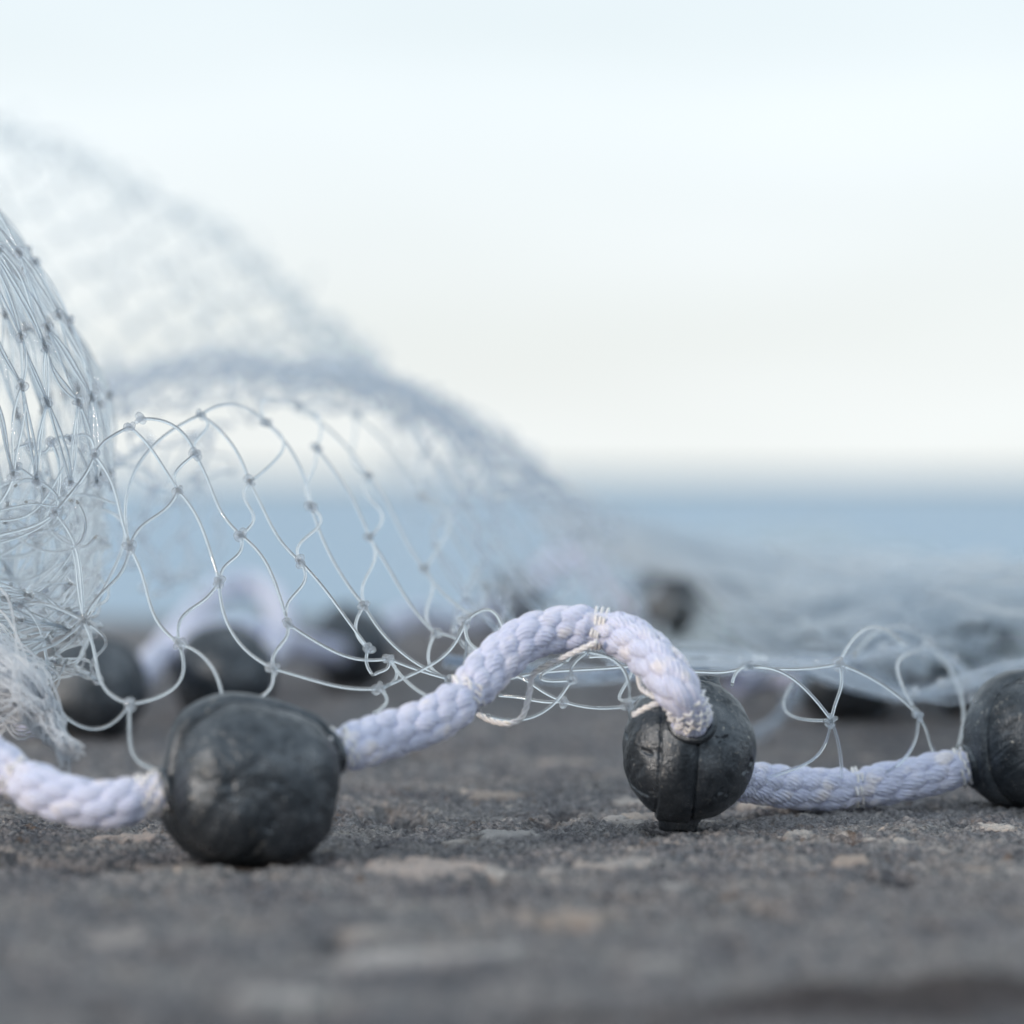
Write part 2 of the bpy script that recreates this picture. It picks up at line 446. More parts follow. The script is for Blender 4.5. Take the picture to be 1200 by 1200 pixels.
def sinker(c, size, e, seed, label, seam, nubs=(), tilt=(0, 0, 0), dents=0.00035, collar=None):
    """seam: 'meridian' = raised strip round the ball facing the lens; 'ring' = offset rim where two mould halves met"""
    root = empty('sinker', c)
    root.rotation_euler = tilt
    bpy.context.view_layer.update()
    tag(root, label, 'sinker', 'lead sinkers threaded on the ropes')
    c = np.asarray(c)
    Rm = np.array(root.rotation_euler.to_matrix())
    ax, ay, az = size
    V = superq(260, 400, ax, ay, az, e) if seed < 10 else superq(90, 140, ax, ay, az, e)
    d = V / np.linalg.norm(V, axis=-1, keepdims=True)
    lump = fbm(V[..., 0] * 1 + V[..., 2] * 0.37, V[..., 1] + V[..., 2], 190, 3, seed) + fbm(V[..., 2] + 1, V[..., 0] - V[..., 1] * 0.6, 150, 3, seed + 1)
    fine = fbm(V[..., 0] + 2, V[..., 2] + V[..., 1] * 0.7, 900, 3, seed + 2)
    V = V + d * (lump * dents * 2 + np.minimum(fine, 0.05) * dents * 0.9)[..., None]
    if seed < 10:
        pits = fbm(V[..., 0] * 1.0 + V[..., 1] * 0.6 + 3, V[..., 2] - V[..., 1] * 0.4, 420, 3, seed + 5, 0.6)
        V = V - d * (np.clip((pits - 0.19) / 0.08, 0, 1) * (0.00016 if seed == 1 else 0.00026))[..., None]
    if seam == 'meridian':                                       # grooves where the strip meets the ball
        for off in (-1, 1):
            V = V - d * ((0.00022 if off > 0 else 0.00012) * np.exp(-((V[..., 0] + 0.0016 - off * 0.00205) / 0.00016)**2))[..., None]
    put = lambda P: c + P @ Rm.T
    b = MB(); b.grid(put(V), True)
    b.build('body', M_LEAD, root)
    if seam == 'meridian':
        # flat strip, proud of the ball by a third of a millimetre
        a = np.linspace(0, 2 * math.pi, 120)
        w = 0.0019
        rows = []
        for off, lift in ((-w, -0.0006), (-w, 0.00020), (-w * 0.90, 0.00036), (0, 0.00048), (w * 0.93, 0.00062), (w, 0.00040), (w, -0.0006)):
            xx = off + 0.00006 * np.sin(a * 9 + seed)
            k = np.sqrt(max(0.0, 1 - (off / ax)**2))
            rows.append(np.stack([xx - 0.0016, -(ay * k + lift) * np.cos(a), (az * k + lift) * np.sin(a)], -1))
        b = MB(); b.grid(put(np.array(rows)))
        b.build('casting_seam', M_LEAD, root)
    else:
        a = np.linspace(0, 2 * math.pi, 140)
        rows = []
        yb = ay * 0.12
        for yo, lift in ((-0.0016, -0.0012), (-0.0013, 0.0003), (-0.0009, 0.00055), (0.0012, 0.0005), (0.0030, -0.0001), (0.0040, -0.0016)):
            k = np.sqrt(1 - (yb / ay)**2)
            wv = 1 + 0.012 * np.sin(3 * a + seed) + 0.010 * np.sin(7 * a + 2 * seed)
            sx = np.sign(np.cos(a)) * np.abs(np.cos(a))**(2 / e); sz = np.sign(np.sin(a)) * np.abs(np.sin(a))**(2 / e)
            rows.append(np.stack([(ax * k * 1.02 + lift) * sx * wv, np.full_like(a, yb + yo), (az * k * 1.02 + lift) * sz * wv], -1))
        b = MB(); b.grid(put(np.array(rows)))
        b.build('casting_seam', M_LEAD, root)
    for (nx, ny, nz, r, h, sgn) in nubs:
        prof = [(1.35, -0.5), (1.15, 0.25), (1.0, 0.5), (0.98, 0.95), (0.7, 1.0), (0.02, 1.0)]
        a = np.linspace(0, 2 * math.pi, 28, endpoint=False)
        rows = [np.stack([nx + r * k * np.cos(a) * (1 + 0.1 * np.sin(3 * a)), ny + r * k * np.sin(a), nz + sgn * (h * q + 0.0002 * np.sin(2 * a + 1)) + 0 * a], -1) for k, q in prof]
        b = MB(); b.grid(put(np.array(rows)), True)
        b.build('casting_nub', M_LEAD, root)
    if collar:
        cx, r0 = collar
        a = np.linspace(0, 2 * math.pi, 48, endpoint=False)
        sg = np.sign(cx)
        rows = [np.stack([np.full_like(a, cx + sg * o), r0 * k * np.cos(a), r0 * k * np.sin(a)], -1) for o, k in ((-0.0045, 1.25), (-0.0022, 1.18), (-0.0004, 1.08), (0.0006, 0.92), (0.0006, 0.5))]
        b = MB(); b.grid(put(np.array(rows)), True)
        b.build('collar', M_LEAD, root)
    return root

S1 = at(295, 917, 0.905); S2 = at(808, 879, 0.975); S3 = at(1212, 868, 1.05)
sinker(S1, (0.0089, 0.0085, 0.0085), 2.7, 1, 'large dark sinker lying on its side in the left foreground, bulging towards the viewer', 'ring', tilt=(R(4), R(9), R(22)))
sinker(S2, (0.0075, 0.0074, 0.0080), 2.2, 2, 'upright egg-shaped sinker balanced on its casting nub below the rope arch', 'meridian',
       nubs=((-0.0008, 0, -0.0073, 0.0022, 0.0019, -1), (0.0018, 0.002, 0.0070, 0.0013, 0.0013, 1)), tilt=(0, R(3), 0), dents=0.0003)
sinker(S3, (0.0082, 0.0078, 0.0081), 2.3, 3, 'sinker cut off by the right edge of the photo, rope end entering its left side', 'ring', tilt=(0, 0, R(35)))
back = [((105, 812, 1.33), 'blurred sinker behind the frayed net bundle at far left'),
        ((266, 798, 1.41), 'blurred dark sinker just above and behind the large foreground sinker'),
        ((412, 763, 1.645), 'blurred sinker seen through the net diamonds, midway between the large sinker and the rope arch'),
        ((602, 712, 2.2), 'small blurred sinker half hidden behind the left shoulder of the rope arch'),
        ((788, 711, 1.9), 'small blurred sinker standing just right of the top of the rope arch'),
        ((988, 797, 1.43), 'blurred sinker under the pale net band between the upright sinker and the right edge'),
        ((1150, 790, 1.45), 'small blurred sinker in the net heap above the sinker at the right edge')]
BS = []
for i, (p, lb) in enumerate(back):
    c = at(*p)
    if p[0] != 788: c[2] = 0.0080
    BS.append(c)
    sinker(c, (0.0083, 0.0079, 0.0080), 2.2, 20 + i, lb, 'ring', tilt=(0, 0, R(40 * i)))

# ------------------------------------------------------------------ ropes
def braid(P, name, parent, R0=0.00215, amp=0.00055, rows=8, pitch=0.0030, step=0.00013, around=168, pinch=(), seed=0):
    """solid-braid rope: rows of plump stitches, staggered row to row; pinch = (arc length, half width, depth)"""
    Q, s = resample(P, step)
    T, N, B = frames(Q)
    q = np.random.default_rng(seed)
    a = np.linspace(0, 2 * math.pi, around, endpoint=False)
    tw = a[None, :] + (s * 28.0)[:, None]                        # the stitches wind slowly round
    cols = int(s[-1] / pitch) + 4
    jit = q.normal(0, 1, (rows, cols + 4, 3)) * 1.3
    h = np.zeros_like(tw); fl = np.zeros_like(tw)
    for k in range(rows):
        dth = (tw - 2 * math.pi * k / rows + math.pi) % (2 * math.pi) - math.pi
        x = dth * R0
        u = (s[:, None] + 0.45 * x) / pitch + (0.5 if k % 2 else 0.0) + 1
        c0 = np.floor(u).astype(int)
        for dc in (-1, 0, 1):
            c = c0 + dc
            jj = jit[k, np.clip(c, 0, cols + 3)]
            e = ((x - jj[..., 0] * 0.00008) / 0.00112)**2 + ((u - c - 0.5 - jj[..., 1] * 0.03) * pitch / 0.00175)**2
            hn = np.sqrt(np.clip(1 - e, 0, 1)) * (1 + 0.07 * jj[..., 2])
            fl = np.where(hn > h, jj[..., 0] * jj[..., 2], fl)
            h = np.maximum(h, hn)
    shrink = np.ones_like(s)
    for c, w, d in pinch:
        shrink -= d * np.exp(-((s - c) / w)**4)
    xx = tw * R0
    yarn = np.abs(np.sin((xx - 0.40 * s[:, None]) * (math.pi / 0.00046) + 3.0 * h)) * 0.00011 + np.abs(np.sin((xx * 0.9 - 0.55 * s[:, None]) * (math.pi / 0.00031) + 5.0 * h)) * 0.00006
    r = (R0 + amp * (h - 0.25) + (yarn if around > 100 else 0)) * shrink[:, None]
    V = Q[:, None, :] + (N[:, None, :] * np.cos(a)[None, :, None] + B[:, None, :] * np.sin(a)[None, :, None]) * r[..., None]
    b = MB(); b.grid(V, True)
    o = b.build(name, M_ROPE, parent)
    fib = np.stack([np.broadcast_to(s[:, None], tw.shape) * 700 + tw * 1.2, tw * R0 * 5200 - s[:, None] * 1500, h], -1).astype(np.float32)
    at_ = o.data.attributes.new('fibre', 'FLOAT_VECTOR', 'POINT'); at_.data.foreach_set('vector', fib.ravel())
    fl = np.clip((fl - 0.3) * 0.8, 0, 0.8) * np.clip(h * 3 - 1.6, 0, 1)
    at_ = o.data.attributes.new('fleck', 'FLOAT', 'POINT'); at_.data.foreach_set('value', fl.astype(np.float32).ravel())
    return o

def winding(b, P, R0, rt, turns_per_m=2600, slant=0.0):
    Q, s = resample(P, 0.00008)
    T, N, B = frames(Q)
    th = 2 * math.pi * turns_per_m * s
    jit = 1 + 0.012 * np.sin(th * 0.13 + 1) + 0.012 * np.sin(th * 0.31)
    pos = Q + (N * np.cos(th)[:, None] + B * np.sin(th)[:, None]) * (R0 * jit)[:, None] + T * (slant * np.cos(th))[:, None]
    b.tube(pos, rt, 6)

def sub(P, a, c):
    seg = np.linalg.norm(np.diff(P, axis=0), axis=1); s = np.concatenate([[0], np.cumsum(seg)])
    q = np.linspace(a * s[-1], c * s[-1], 60)
    return np.stack([np.interp(q, s, P[:, k]) for k in range(3)], 1)

def nearest(P, p):
    d = np.linalg.norm(P - p, axis=1); i = d.argmin()
    seg = np.linalg.norm(np.diff(P, axis=0), axis=1); s = np.concatenate([[0], np.cumsum(seg)])
    return s[i] / s[-1], s[-1]

front_pts = [(-90, 840, 0.93), (-40, 868, 0.92), (0, 898, 0.91), (55, 928, 0.90), (120, 943, 0.897), (185, 930, 0.90), (240, 918, 0.903), (330, 898, 0.906), (385, 882, 0.912),
             (440, 866, 0.925), (500, 846, 0.935), (540, 820, 0.942), (572, 785, 0.95), (612, 751, 0.957), (660, 737, 0.962), (706, 738, 0.962), (748, 755, 0.956),
             (780, 788, 0.948), (801, 820, 0.946), (811, 843, 0.956), (818, 862, 0.974), (835, 895, 1.0), (862, 912, 1.02), (900, 920, 1.03), (950, 924, 1.037), (1005, 923, 1.04),
             (1060, 914, 1.042), (1105, 904, 1.045), (1145, 895, 1.047), (1200, 880, 1.05), (1290, 870, 1.06)]
FR = catmull(ats(front_pts), 900)
rope = empty('rope', (float(FR[0][0]), float(FR[0][1]), 0.0))
tag(rope, 'white braided rope in focus, arching up between the three nearest sinkers', 'rope', 'braided ropes of the net')
WHIPS = [((183, 931, 0.90), 0.0036), ((392, 880, 0.913), 0.0032), ((22, 913, 0.905), 0.0011), ((546, 814, 0.943), 0.0014), ((703, 738, 0.962), 0.0016),
         ((805, 830, 0.949), 0.0034), ((1002, 923, 1.04), 0.0010), ((1139, 896, 1.047), 0.0042)]
pin = []
for p, ln in WHIPS:
    f, L = nearest(FR, at(*p))
    pin.append((f * L, ln / 2 + 0.0006, 0.20))
for p in ((814, 850, 0.961), (832, 895, 1.0)):
    f, L = nearest(FR, at(*p)); pin.append((f * L, 0.0022, 0.30))
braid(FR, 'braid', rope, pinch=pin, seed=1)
for p, ln in WHIPS:
    f, L = nearest(FR, at(*p))
    P = sub(FR, f - ln / L / 2, f + ln / L / 2)
    b = MB(); winding(b, P, 0.00247, 0.00019, 3400, 0.00012)
    b.build('whipping', M_TWINE, rope)
def lazy_twine(pts, r=0.00026, ply=3):
    P, s = resample(catmull(ats(pts), 200), 0.0002)
    T, N, B = frames(P); b = MB()
    for k in range(ply):
        th = s * 2200 + 2 * math.pi * k / ply
        b.tube(P + (N * np.cos(th)[:, None] + B * np.sin(th)[:, None]) * r * 0.75, r * 0.7, 5)
    return b
for pts in ([(700, 752, 0.953), (672, 765, 0.956), (640, 780, 0.96), (624, 792, 0.962), (620, 815, 0.962), (612, 840, 0.962), (595, 848, 0.962), (574, 844, 0.965), (560, 836, 0.967)],
            [(748, 790, 0.965), (752, 806, 0.955), (765, 815, 0.95), (778, 822, 0.947)],
            [(742, 838, 0.955), (756, 830, 0.952), (775, 822, 0.95)]):
    lazy_twine(pts).build('loose_twine', M_TWINE, rope)

for root, c, ax3 in ((bpy.data.objects['sinker'], S1, (0.0089, 0.0085, 0.0085)), (bpy.data.objects['sinker.001'], S2, (0.0075, 0.0074, 0.0080)), (bpy.data.objects['sinker.002'], S3, (0.0082, 0.0078, 0.0081))):
    m = np.array(root.rotation_euler.to_matrix())
    loc = (FR - c) @ m
    ins = (np.abs(loc / np.array(ax3))**2.4).sum(1) < 1
    for i in np.flatnonzero(ins[1:] != ins[:-1]):
        t = FR[i + 3] - FR[i - 3]; t /= np.linalg.norm(t)
        u = np.cross(t, [0.3, 0.1, 1]); u /= np.linalg.norm(u); w_ = np.cross(t, u)
        a = np.linspace(0, 2 * math.pi, 60)
        rr_ = 0.00225 * (1 + 0.05 * np.sin(3 * a + i))
        b = MB(); b.tube(FR[i] + u * (np.cos(a) * rr_)[:, None] + w_ * (np.sin(a) * rr_)[:, None], 0.00055, 10, caps=False)
        b.build('hole_rim', M_LEAD, root)

def back_rope(pts, label):
    P = catmull(ats(pts), 300)
    lo = P[:, 2].min()
    r = empty('rope', (float(P[0][0]), float(P[0][1]), max(0.0, float(lo) - 0.003)))
    tag(r, label, 'rope', 'braided ropes of the net')
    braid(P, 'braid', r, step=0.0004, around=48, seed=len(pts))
back_rope([(20, 850, 1.33), (105, 815, 1.33), (150, 800, 1.36), (185, 770, 1.42), (215, 735, 1.6), (255, 695, 1.85), (292, 686, 1.9), (322, 705, 1.8), (330, 745, 1.55), (300, 780, 1.42), (266, 798, 1.41)],
          'blurred pale lavender rope humped up behind the net at left, joining two far sinkers')
back_rope([(266, 798, 1.41), (215, 768, 1.43), (235, 742, 1.47), (290, 742, 1.52), (340, 755, 1.58), (412, 763, 1.645), (455, 735, 1.75), (490, 722, 1.9), (530, 730, 2.1), (602, 712, 2.2)],
          'blurred pale lavender rope lying low between the dark sinkers left of centre')
back_rope([(602, 712, 2.2), (640, 672, 2.2), (662, 650, 2.2), (690, 668, 2.2), (740, 715, 2.2), (790, 712, 2.2)], 'far blurred rope hump behind the rope arch, between two small sinkers')
back_rope([(860, 800, 1.42), (900, 790, 1.43), (988, 797, 1.43), (1040, 770, 1.5), (1080, 750, 1.6), (1145, 748, 1.78), (1210, 730, 1.8)], 'blurred rope under the net heap at right, behind the sinker at the edge')

# ------------------------------------------------------------------ the net
NET = empty('fishing_net', (float(at(300, 850, 1.0)[0]), 0.42, 0.0))
tag(NET, 'heap of clear knotted nylon cast net, tall and gathered at left, spread flat at right', 'fishing net')
RT_ = 0.000195                                   # thread radius

def knot(b, p, r=0.00052, seed=0, simple=False):
    q = np.random.default_rng(seed)
    b.cur = 1
    if simple:
        V = superq(5, 6, r, r, r * 1.1, 2.0)
        b.grid(p + V, True); b.cur = 0; return
    t = np.linspace(0, 2 * math.pi, 40)
    A = np.stack([np.sin(t) + 1.5 * np.sin(2 * t), np.cos(t) - 1.5 * np.cos(2 * t), -1.2 * np.sin(3 * t)], 1) / 2.6
    a = q.normal(size=(3, 3)); u, _, vt = np.linalg.svd(a)
    b.tube(p + (A @ (u @ vt)) * r * 1.05, r * 0.44, 6, caps=False)
    b.cur = 0

def thread(b, p, q, bulge=0.0, sway=0.0, dep=0.0, r=RT_, n=14, sides=8):
    t = np.linspace(0, 1, n)[:, None]
    d = q - p; L = np.linalg.norm(d)
    side = np.cross(d, FWD); side /= np.linalg.norm(side) + 1e-12     # to the right of travel, square to the view
    off = 0.85 * bulge * 4 * t * (1 - t) + 0.5 * sway * np.sin(2 * math.pi * t)
    P = p + d * t + side * (off * L) + FWD * (dep * L * 4 * t * (1 - t))
    b.tube(P, r, sides)

# --- the panel in focus, knot by knot
KN = dict(
 B1=(111, 533, 1.0), B2=(152, 500, 1.0), C0=(164, 491, 1.01), B3=(229, 532, 1.01), B4=(235, 486, 1.04), B5=(209, 575, 0.995), A1=(292, 564, 1.03), B7=(152, 641, 0.985),
 A5=(282, 627, 1.0), A7=(257, 682, 0.985), C1=(98, 727, 0.98), C2=(210, 754, 0.965), C3=(152, 825, 0.93), B10=(64, 601, 1.0), B11=(60, 518, 1.01), B12=(82, 514, 1.01),
 A2=(311, 495, 1.08), A3=(371, 525, 1.10), A4=(365, 594, 1.05), A6=(352, 658, 1.0), A8=(337, 730, 0.975), A9=(320, 783, 0.955), A10=(432, 557, 1.14), A11=(433, 630, 1.07),
 A12=(427, 710, 1.02), A13=(432, 760, 0.99), A14=(456, 772, 0.985), A15=(444, 807, 0.965), A16=(545, 729, 0.985), A17=(528, 796, 0.985), A18=(495, 583, 1.19), A19=(497, 667, 1.11),
 A20=(510, 742, 1.05), A21=(417, 487, 1.22), A22=(473, 493, 1.27), A23=(543, 593, 1.28), A24=(565, 685, 1.22), A25=(350, 477, 1.15), E0=(580, 640, 1.33), E1=(620, 690, 1.3), E2=(555, 765, 1.02),
 K1=(669, 797, 0.985), K2=(660, 822, 0.99), K3=(736, 827, 0.965), K4=(744, 780, 1.0), K5=(877, 780, 1.0), K6=(983, 778, 1.02), K7=(974, 844, 1.0), K8=(1076, 838, 1.04), K9=(1088, 752, 1.15),
 H0=(18, 546, 1.0), H1=(36, 521, 1.0), H2=(25, 709, 0.99), H3=(44, 622, 1.03), H4=(86, 591, 1.06), H5=(115, 797, 1.04), H6=(60, 790, 1.02))
def rp(px, py, zr): return at(px, py, zr)
TH = [('B1', 'B7', .06, .03), ('B7', 'C2', -.06, .06), ('C2', (262, 832, .925), .10, 0), ('B2', 'B5', .05, .02), ('B5', 'A7', .07, .02), ('A7', 'A9', -.13, 0), ('A9', 'A15', -.05, .02), ('A15', (437, 836, .93), .1, 0),
 ('B4', 'A1', .10, 0), ('C0', 'B3', .22, 0), ('B3', 'A5', -.05, .04), ('A5', 'A8', .08, .02), ('A8', 'A14', -.12, .03), ('A1', 'A6', -.04, .02), ('A6', 'A13', .02, .01), ('A2', 'A4', .08, 0), ('A4', 'A12', -.05, 0),
 ('A12', 'A17', -.08, 0), ('A3', 'A11', .04, 0), ('A11', 'A20', -.03, .02), ('A10', 'A19', 0, .02), ('A19', (555, 722, 1.06), -.03, 0), ('A18', 'A24', .03, 0), ('A25', 'A10', .06, 0), ('A21', 'A18', .05, 0), ('A22', 'A23', .05, 0),
 ('A23', 'E1', .03, 0), ('A24', 'E1', 0, .02), ('A20', 'E2', .05, 0), ('B2', 'B1', -.10, .03), ('B5', 'B7', -.02, .09), ('B7', 'C1', .05, .08), ('A7', 'C2', -.10, .10), ('C2', 'C3', .20, .02), ('C3', (184, 902, .905), -.15, .05),
 ('C3', (72, 836, .95), .22, 0), ('A9', 'A8', 0, .08), ('A9', (276, 830, .92), .10, .03), ('B3', 'B5', -.18, .05), ('A5', 'A7', .05, .12), ('A15', 'A14', -.2, 0), ('A1', 'A5', .05, -.12), ('A6', 'A8', .03, .12), ('A2', 'A1', .16, .04),
 ('A4', 'A6', .03, .1), ('A12', 'A13', -.12, 0), ('A3', 'A4', -.03, .04), ('A11', 'A12', .02, .06), ('A10', 'A11', .03, -.08), ('A18', 'A19', .12, .04), ('A19', 'A20', 0, .06), ('A21', 'A10', -.05, .03), ('A22', 'A18', .04, .03), ('A24', (530, 735, 1.1), .03, .03),
 ('A15', 'A16', -.12, .04), ('A16', (592, 745, .965), .28, 0), ('A16', (540, 795, .99), .06, 0), ('A16', (575, 765, .96), -.12, 0), ('A14', 'A17', -.02, 0), ('A14', (515, 822, .94), -.04, 0), ('A20', 'A17', -.08, 0), ('A13', (437, 791, .98), -.12, 0),
 ((437, 791, .98), 'A14', -.2, .1), ('A17', (600, 772, .98), .1, 0), ('E2', (600, 790, 1.0), 0, .05), ('E2', 'A16', .1, 0), ('B4', 'B3', .05, .1), ('B4', 'B7', -.16, 0), ('B4', 'A2', .12, 0), ('A2', 'A25', .12, 0), ('A25', 'A3', .1, 0), ('A25', 'A21', .06, 0), ('A21', 'A22', .06, 0),
 ('B1', 'B10', .06, .02), ('B10', 'C1', .10, .03), ('B11', 'B10', .10, .02), ('B12', 'B1', .30, 0), ('B10', (-20, 632, .99), .06, .03), ('B12', 'H4', .12, 0), ('H4', 'C1', .2, .05), ('H1', 'B11', -.3, 0), ('H1', 'H0', -.4, 0), ('H0', 'H3', .15, .05), ('H3', 'C1', .12, .06),
 ('H3', (-20, 660, 1.03), .05, 0), ('H0', (-10, 600, 1.0), .1, 0), ('B11', 'B12', .2, 0), ('C1', (-20, 770, .97), .14, .02), ('C1', 'C3', -.06, .05), ('H2', 'C1', .1, .03), ('H2', (-20, 690, .99), .1, 0), ('H2', (60, 800, .98), .1, .05), ('H2', (130, 640, 1.08), .05, 0),
 ('C1', 'H5', .05, .1), ('H6', 'H5', .12, 0), ('H6', 'C1', .02, .05), ('H5', (60, 830, .99), -.3, 0), ('H6', (20, 760, 1.0), .1, 0),
 ('K1', (700, 752, .965), .08, .05), ('K1', (570, 838, .965), .20, 0), ('K1', (664, 775, .97), .6, 0), ((664, 775, .97), (690, 764, .97), .2, 0), ('K3', (688, 764, .965), -.32, 0), ('K3', 'K2', .05, 0), ('K2', (585, 815, 1.0), .02, .03), ('K2', (575, 800, 1.0), -.15, .1),
 ('K3', (768, 815, .955), .1, 0), ('K3', (744, 900, .988), 0, .02), ((580, 800, 1.0), 'K4', .03, .02), ('K4', (800, 782, 1.0), .05, 0), ('K4', (765, 812, .955), -.2, .1), ('K4', (690, 770, 1.0), -.1, 0), ((790, 786, 1.0), 'K5', -.06, .03), ('K5', 'K7', .16, .03), ('K5', (858, 803, .985), -.1, 0), ('K5', 'K6', -.04, 0),
 ('K6', 'K7', .06, .04), ('K7', (879, 916, 1.027), .16, .05), ('K7', (986, 917, 1.036), .03, 0), ('K6', 'K8', .06, 0), ('K8', (1008, 918, 1.036), .22, .03), ('K8', 'K9', .1, .05), ('K8', (1100, 890, 1.045), 0, .05), ('K9', (1120, 880, 1.06), .08, 0), ('K9', (1000, 770, 1.1), -.15, 0), ('K6', (1060, 757, 1.08), .15, 0), ('K7', (930, 800, 1.1), .1, 0)]
b = MB(); pt = {k: at(*v) for k, v in KN.items()}
for a, c, bu, sw in TH:
    p = pt[a] if isinstance(a, str) else at(*a)
    q = pt[c] if isinstance(c, str) else at(*c)
    # pictured with y down: bulge to the right of travel as seen
    thread(b, p, q, bu, sw, dep=rng.uniform(-.04, .04), n=18)
for i, (k, v) in enumerate(pt.items()):
    knot(b, v, 0.00062 * rng.uniform(.9, 1.15), seed=i)
b.build('front_panel', [M_CLEAR, M_KNOT], NET)

# --- lofted sheets of netting
def loft(rows):
    """rows of control points -> S(u, v) on [0,1]^2"""
    C = np.array([catmull(ats(r), 41) for r in rows])           # rows x 41 x 3
    def S(u, v):
        w = np.array([catmull(C[:, k], 61) for k in range(41)])  # 41 x 61 x 3
        S.w = w
        return _bil(w, u, v)
    w = np.array([catmull(C[:, k], 61) for k in range(41)])
    return lambda u, v: _bil(w, u, v)
def _bil(w, u, v):
    a, c = np.clip(u, 0, 1) * 40, np.clip(v, 0, 1) * 60
    i, j = np.minimum(a.astype(int), 39), np.minimum(c.astype(int), 59)
    f, g = (a - i)[..., None], (c - j)[..., None]
    return (w[i, j] * (1 - f) * (1 - g) + w[i + 1, j] * f * (1 - g) + w[i, j + 1] * (1 - f) * g + w[i + 1, j + 1] * f * g)

def sheet(b, rows, nu, nv, jit=0.0012, wave=0.0, bend=0.10, r=RT_, n=7, sides=5, kr=0.0006, seed=0, drop=0.0, fine=False):
    q = np.random.default_rng(seed)
    S = loft(rows)
    I, J = np.meshgrid(np.arange(nu + 1), np.arange(nv + 1), indexing='ij')
    U = I / nu + q.normal(0, 0.22 / nu, I.shape); Vv = J / nv + q.normal(0, 0.12 / nv, I.shape)
    P = S(U, Vv) + q.normal(0, jit, (*I.shape, 3))
    if wave:
        ph = q.uniform(0, 6.28, 3)
        P = P + wave * (np.sin(U * 21 + Vv * 4 + ph[0]) + 0.6 * np.sin(U * 43 - Vv * 7 + ph[1]))[..., None] * np.array([0.25, 0.6, 0.6])
    P[..., 2] = np.maximum(P[..., 2], 0.0012)
    for i in range(nu + 1):
        for j in range(nv + 1):
            if (i + j) % 2: continue
            if kr: knot(b, P[i, j], kr, seed=seed + i * 97 + j, simple=not fine)
            for di in (-1, 1):
                ii, jj = i + di, j + 1
                for (x, y) in ((ii, jj), (ii, j - 1)):
                    if 0 <= x <= nu and 0 <= y <= nv and y == jj and q.random() >= drop:
                        thread(b, P[i, j], P[x, y], q.normal(0, bend), q.normal(0, bend * 0.5), q.normal(0, bend), r, n, sides)
                    elif 0 <= x <= nu and 0 <= y <= nv and y == j - 1 and q.random() >= drop:
                        thread(b, P[i, j], P[x, y], q.normal(0, bend), q.normal(0, bend * 0.5), q.normal(0, bend), r, n, sides)

# the slope falling away to the right of the focused panel
b = MB()
sheet(b, [[(473, 493, 1.27), (545, 535, 1.32), (640, 600, 1.38), (710, 650, 1.42), (770, 690, 1.42)],
          [(500, 590, 1.22), (580, 640, 1.26), (660, 690, 1.30), (720, 725, 1.33), (765, 755, 1.33)],
          [(540, 735, 1.08), (610, 755, 1.12), (680, 765, 1.16), (730, 770, 1.2), (790, 780, 1.2)]], 14, 6, 0.0006, 0.0006, 0.04, n=9, sides=6, seed=3)
b.build('sloping_panel', [M_MILKY, M_KNOT], NET)
# the fold over the top, seen almost edge-on
b = MB()
CREST = [(100, 492, 1.24), (160, 484, 1.26), (235, 478, 1.28), (311, 478, 1.30), (417, 482, 1.33), (473, 492, 1.34), (560, 545, 1.34), (640, 602, 1.40), (730, 655, 1.45)]
RIDGE = [(90, 440, 1.52), (170, 430, 1.52), (250, 420, 1.52), (330, 420, 1.50), (420, 432, 1.46), (490, 452, 1.44), (565, 505, 1.44), (645, 560, 1.48), (735, 620, 1.58)]
BEHIND = [(90, 455, 1.72), (170, 445, 1.72), (250, 440, 1.72), (330, 445, 1.7), (420, 462, 1.66), (490, 485, 1.7), (565, 535, 1.7), (645, 590, 1.75), (735, 645, 1.85)]
zs = lambda rows, k: [[(x, y, 1.2 + (z - 1.2) * k) for x, y, z in r] for r in rows]
sheet(b, [CREST, [(a[0], a[1] * .35 + c[1] * .65, a[2] * .45 + c[2] * .55) for a, c in zip(CREST, RIDGE)], RIDGE, BEHIND], 36, 9, 0.0006, 0.0010, 0.06, n=7, sides=5, seed=4)
lower = lambda L, dy, dz=0.03: [(x, y + dy, z + dz) for x, y, z in L]
sheet(b, [lower(RIDGE[:7], 0, .03), lower(RIDGE[:7], 9, .12), lower(BEHIND[:7], 4, .02)], 30, 4, 0.0008, 0.0012, 0.08, n=7, sides=5, seed=5)
b.build('top_fold', [M_MILKY, M_KNOT], NET)
# far side falling to the ground
b = MB()
sheet(b, [[(430, 440, 1.55), (500, 465, 1.55), (570, 515, 1.55), (650, 570, 1.6), (760, 640, 1.7)],
          [(450, 550, 1.9), (520, 580, 1.9), (600, 620, 1.92), (680, 650, 1.95), (790, 690, 2.0)],
          [(470, 700, 2.15), (560, 720, 2.15), (640, 730, 2.18), (720, 735, 2.2), (830, 735, 2.25)]], 14, 7, 0.0012, 0.0012, 0.08, n=6, sides=5, seed=6)
b.build('rear_panel', [M_MILKY, M_KNOT], NET)
b = MB()
sheet(b, [[(128, 500, 1.14), (180, 498, 1.2), (262, 500, 1.28)], [(120, 580, 1.16), (190, 590, 1.22), (250, 580, 1.3)], [(125, 690, 1.16), (190, 700, 1.22), (245, 690, 1.28)]], 8, 6, 0.0015, 0, 0.14, n=9, sides=6, seed=7, drop=0.25)
b.build('inner_panel', [M_MILKY, M_KNOT], NET)
